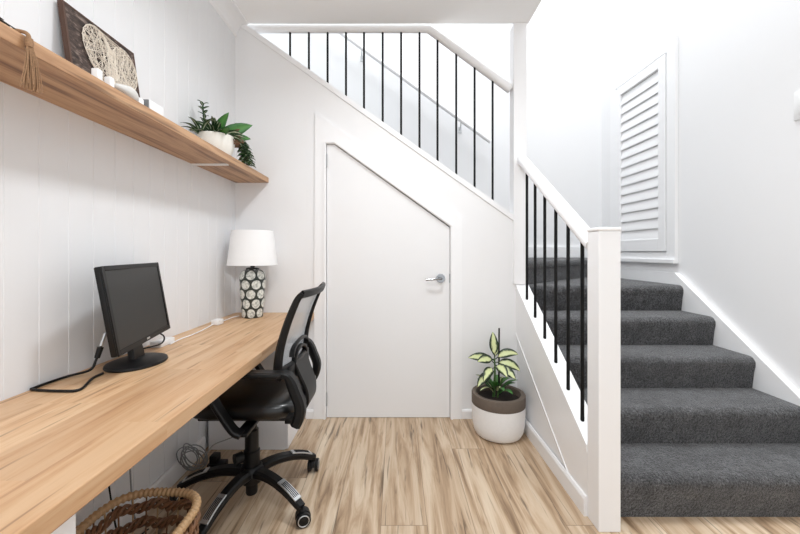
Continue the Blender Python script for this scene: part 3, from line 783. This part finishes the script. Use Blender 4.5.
# ------------------------------------------------------------------ floor plant
pc_ = Vector((.641, 2.258, 0)); fp = thing('potted_plant', 'variegated leafy plant in a white and taupe pot on the floor', 'plant', pc_)
b = B(); lathe(b, [(0, .001), (.120, .001), (.138, .010), (.151, .035), (.158, .08), (.1615, .14), (.1625, .192)], pc_, 56); pot = obj('pot', b, 'potw', fp)
b = B(); lathe(b, [(.1625, .1925), (.163, .196), (.163, .254), (.160, .258), (.136, .258), (.133, .254), (.130, .20), (.120, .18)], pc_, 56); obj('pot_rim', b, 'taupe', fp, label='taupe upper band')
b = B(); lathe(b, [(.131, .222), (.09, .228), (.04, .232), (0, .232)], pc_, 32); obj('soil', b, 'soil', fp)
b = B(); tube(b, [pc_ + Vector((.010, .02, .20)), pc_ + Vector((.012, .022, .655))], .0055, 8); obj('plant_stake', b, 'stake', fp)
b = B(); sp0 = pc_ + Vector((-.030, -.004, .225)); stp = smoothpath([sp0, sp0 + Vector((.006, 0, .10)), sp0 + Vector((.008, -.002, .18)), sp0 + Vector((.004, -.005, .245))], 5); tube(b, stp, [.009 - .0003 * i for i in range(16)], 8)
tube(b, smoothpath([sp0 + Vector((.02, -.01, 0)), sp0 + Vector((.035, -.015, .08)), sp0 + Vector((.05, -.02, .13))], 4), .006, 8)
obj('stem', b, 'stem', fp)
L_ = [  # base offset (x, z), direction (x, y, z), length, width, droop
    ((0, .30), (-.02, .1, 1), .155, .056, .15), ((0, .29), (-1, -.1, .28), .165, .056, .45), ((0, .285), (-.65, -.4, .25), .14, .056, .6),
    ((0, .29), (.75, -.1, .62), .15, .056, 1.2), ((.0, .27), (.85, -.3, .1), .155, .060, 1.0), ((.0, .25), (.55, -.55, -.1), .145, .060, .7),
    ((0, .25), (.2, -.7, .1), .14, .058, 1.0), ((-.0, .23), (-.55, -.6, .0), .145, .056, 1.0), ((-.0, .20), (-.6, -.3, -.15), .15, .056, .8),
    ((0, .29), (.25, .6, .5), .13, .05, .8), ((-.0, .26), (-.4, .6, .4), .13, .05, 1.0)]
for (bx_, bz_), dd, l, w, dr_ in L_:
    b = B(); p0 = sp0 + Vector((bx_ + .006, 0, bz_ * .82)); dn = Vector(dd).normalized(); p1 = p0 + dn * .03
    tube(b, [p0, p1], .0025, 6); leaf(b, p1, dn, l * .86, w * .98, dr_, fold=.12, n=10, face=(-.15, -1, .7) if dn.y < .3 else None); obj('leaf', b, 'leafv', fp, solid=.0010)
for i in range(16):
    a = i * 2.4; b = B(); dn = Vector((math.cos(a) * .6, math.sin(a) * .6, .75 + .3 * R.random()))
    leaf(b, sp0 + Vector((.03 * math.cos(a) + .02, .03 * math.sin(a), .03 + .05 * R.random())), dn, R.uniform(.09, .13), R.uniform(.032, .046), R.uniform(.8, 1.7), n=8)
    obj('leaf', b, 'leafg' if i % 3 else 'leafv', fp, solid=.0010)

# ------------------------------------------------------------------ basket
kc = Vector((-.792, 1.09, 0)); bk = thing('wicker_basket', 'open woven cane basket with pale wrapped rim on the floor by the desk', 'basket', kc)
BR, BH = .150, .31
def ringpt(a, z, r0): 
    n_ = 3.0; c, s = math.cos(a), math.sin(a); m = (abs(c) ** n_ + abs(s) ** n_) ** (-1 / n_)
    return kc + Vector((c * m * r0, s * m * r0, z))
def brad(z): return BR * (.80 + .20 * min(1, z / BH))
b = B(); N_ = 480
tube(b, [ringpt(i * 2 * PI / N_, BH, BR) for i in range(N_)], [.0125 + .0019 * math.sin(i * 2 * PI / N_ * 64) for i in range(N_)], 10, closed=True); obj('rim', b, 'wickl', bk, label='pale wrapped cane rim')
b = B(); lathe(b, [(0, .004), (brad(0) * 1.0, .004), (brad(0) * 1.02, .014), (0, .014)], kc, 40); obj('basket_base', b, 'wick', bk)
for z in (.035, .095, .155, .215, .270):
    b = B(); NN = 240
    for ph in (0, PI / 2 * 1.33, PI * 1.33):
        pts = []
        for i in range(NN):
            a = i * 2 * PI / NN; tw = a * 14 + ph; r = brad(z) + .010 * math.cos(tw)
            pts.append(ringpt(a, z + .011 * math.sin(tw) + .006 * math.sin(a * 9 + z * 40), r))
        tube(b, pts, .0062, 6, closed=True)
    obj('woven_band', b, 'wick', bk)
for k in range(26):
    a = k * 2 * PI / 26 + .05
    b = B(); tube(b, [ringpt(a, .01, brad(0) - .002), ringpt(a, BH * .5, brad(BH * .5)), ringpt(a, BH, BR)], .0028, 6); obj('stake', b, 'wickl' if k % 2 else 'wick', bk)

# ------------------------------------------------------------------ cords and power board under the desk
b = B(); tube(b, smoothpath([(XL + .03, 1.30, DZ0 - .002), (XL + .03, 1.31, .5), (XL + .035, 1.33, .3), (XL + .05, 1.38, .02), (XL + .09, 1.47, .006)], 8), .003, 8)
tag(obj('hanging_cable', b, 'black'), 'black cord hanging down the wall under the desk behind the basket', 'cable', 'cords under the desk')
b = B(); tube(b, smoothpath([(XL + .035, 1.40, DZ0 - .002), (XL + .03, 1.41, .55), (XL + .05, 1.415, .35), (XL + .06, 1.44, .06), (XL + .10, 1.52, .006)], 8), .003, 8)
tag(obj('hanging_cable', b, 'grey'), 'grey cord hanging down the wall under the desk behind the basket', 'cable', 'cords under the desk')
b = B(); c0 = Vector((-1.035, 1.83, .092)); pts = []
for i in range(150):
    a = i * 2 * PI / 25; pts.append(c0 + Vector((.03 * math.cos(a) + .02 * math.sin(i * .21) + .0009 * (i - 75) * .2, .055 * math.cos(a + 1.0) + .02 * math.sin(i * .13), .078 * math.sin(a) * (1 - .12 * math.sin(i * .3)))))
pts = [Vector((max(p.x, XL + .03), p.y, max(p.z, .006))) for p in pts]
pts += smoothpath([pts[-1], (-1.0, 1.97, .08), (-.95, 2.02, .085), (-.86, 2.045, .11)], 6)[1:]
tube(b, pts, .0028, 6); tag(obj('coiled_cable', b, 'grey'), 'grey cable coil standing by the white cabinet under the desk', 'cable', 'cords under the desk')
pb = thing('power_board', 'black power board on the floor beside the grey cable coil', 'power board', (-.93, 1.875, 0))
b = B(); box(b, -.972, -.885, 1.845, 1.905, .0005, .045, .006); obj('body', b, 'black', pb)
b = B(); box(b, -.962, -.922, 1.850, 1.900, .0455, .085, .006); obj('plug', b, 'black', pb)
b = B(); tube(b, smoothpath([(-.905, 1.845, .02), (-.90, 1.82, .006), (-.95, 1.80, .006), (-.985, 1.78, .006), (-1.03, 1.72, .006)], 8), .003, 8); obj('cord', b, 'black', pb)

# wall plate at the right edge of the view
wp = thing('wall_plate', 'white plate on the right wall above the stairs, cut by the frame edge', 'wall plate', (XR, 1.79, 1.81))
b = B(); box(b, XR - .008, XR - .0005, 1.72, 1.868, 1.815, 1.965, .003); obj('plate', b, 'white', wp)
b = B(); box(b, XR - .014, XR - .0085, 1.735, 1.842, 1.84, 1.945, .002); obj('insert', b, 'white', wp)

# ------------------------------------------------------------------ light
w = bpy.data.worlds.new('daylight'); scene.world = w; w.use_nodes = True
bg = w.node_tree.nodes['Background']; bg.inputs[0].default_value = (.95, .98, 1, 1); bg.inputs[1].default_value = 1.2
def area(name, loc, target, size, power, color=(1, 1, 1), sy=None):
    l = bpy.data.lights.new(name, 'AREA'); l.energy = power; l.size = size; l.color = color
    if sy: l.shape = 'RECTANGLE'; l.size_y = sy
    o = bpy.data.objects.new(name, l); COL.objects.link(o); o.location = loc
    o.rotation_euler = (Vector(target) - Vector(loc)).to_track_quat('-Z', 'Y').to_euler(); return o
D2R = math.radians
CW = (.93, .97, 1.0)
area('downlight_and_fill', (.08, 1.40, 2.69), (.08, 1.40, 0), .22, 13, CW).data.spread = D2R(150)  # room downlight, inferred from the monitor's shadow on the left wall
area('downlight_and_fill', (.0, .1, 2.69), (.0, .1, 0), .5, 15, CW)  # added fill lamp near the camera, unseen, with no known fitting
area('stairwell_light', (1.0, 2.5, 7.5), (1.2, 2.5, 0), 1.6, 280, CW)

# ------------------------------------------------------------------ camera
cd = bpy.data.cameras.new('camera'); cam = bpy.data.objects.new('camera', cd); COL.objects.link(cam)
cam.location = (0, 0, H); cam.rotation_euler = (PI / 2, 0, 0)
cd.sensor_fit = 'HORIZONTAL'; cd.sensor_width = 36; cd.lens = F / 800 * 36
cd.shift_x = (400 - CX) / 800; cd.shift_y = -(267 - CY) / 800; cd.clip_start = .02; cd.clip_end = 100
scene.camera = cam
vs = scene.view_settings; vs.view_transform = 'Standard'; vs.look = 'None'; vs.gamma = 1; vs.use_curve_mapping = False; vs.exposure = .25
scene.cycles.max_bounces = 12; scene.cycles.diffuse_bounces = 8; scene.cycles.transparent_max_bounces = 12
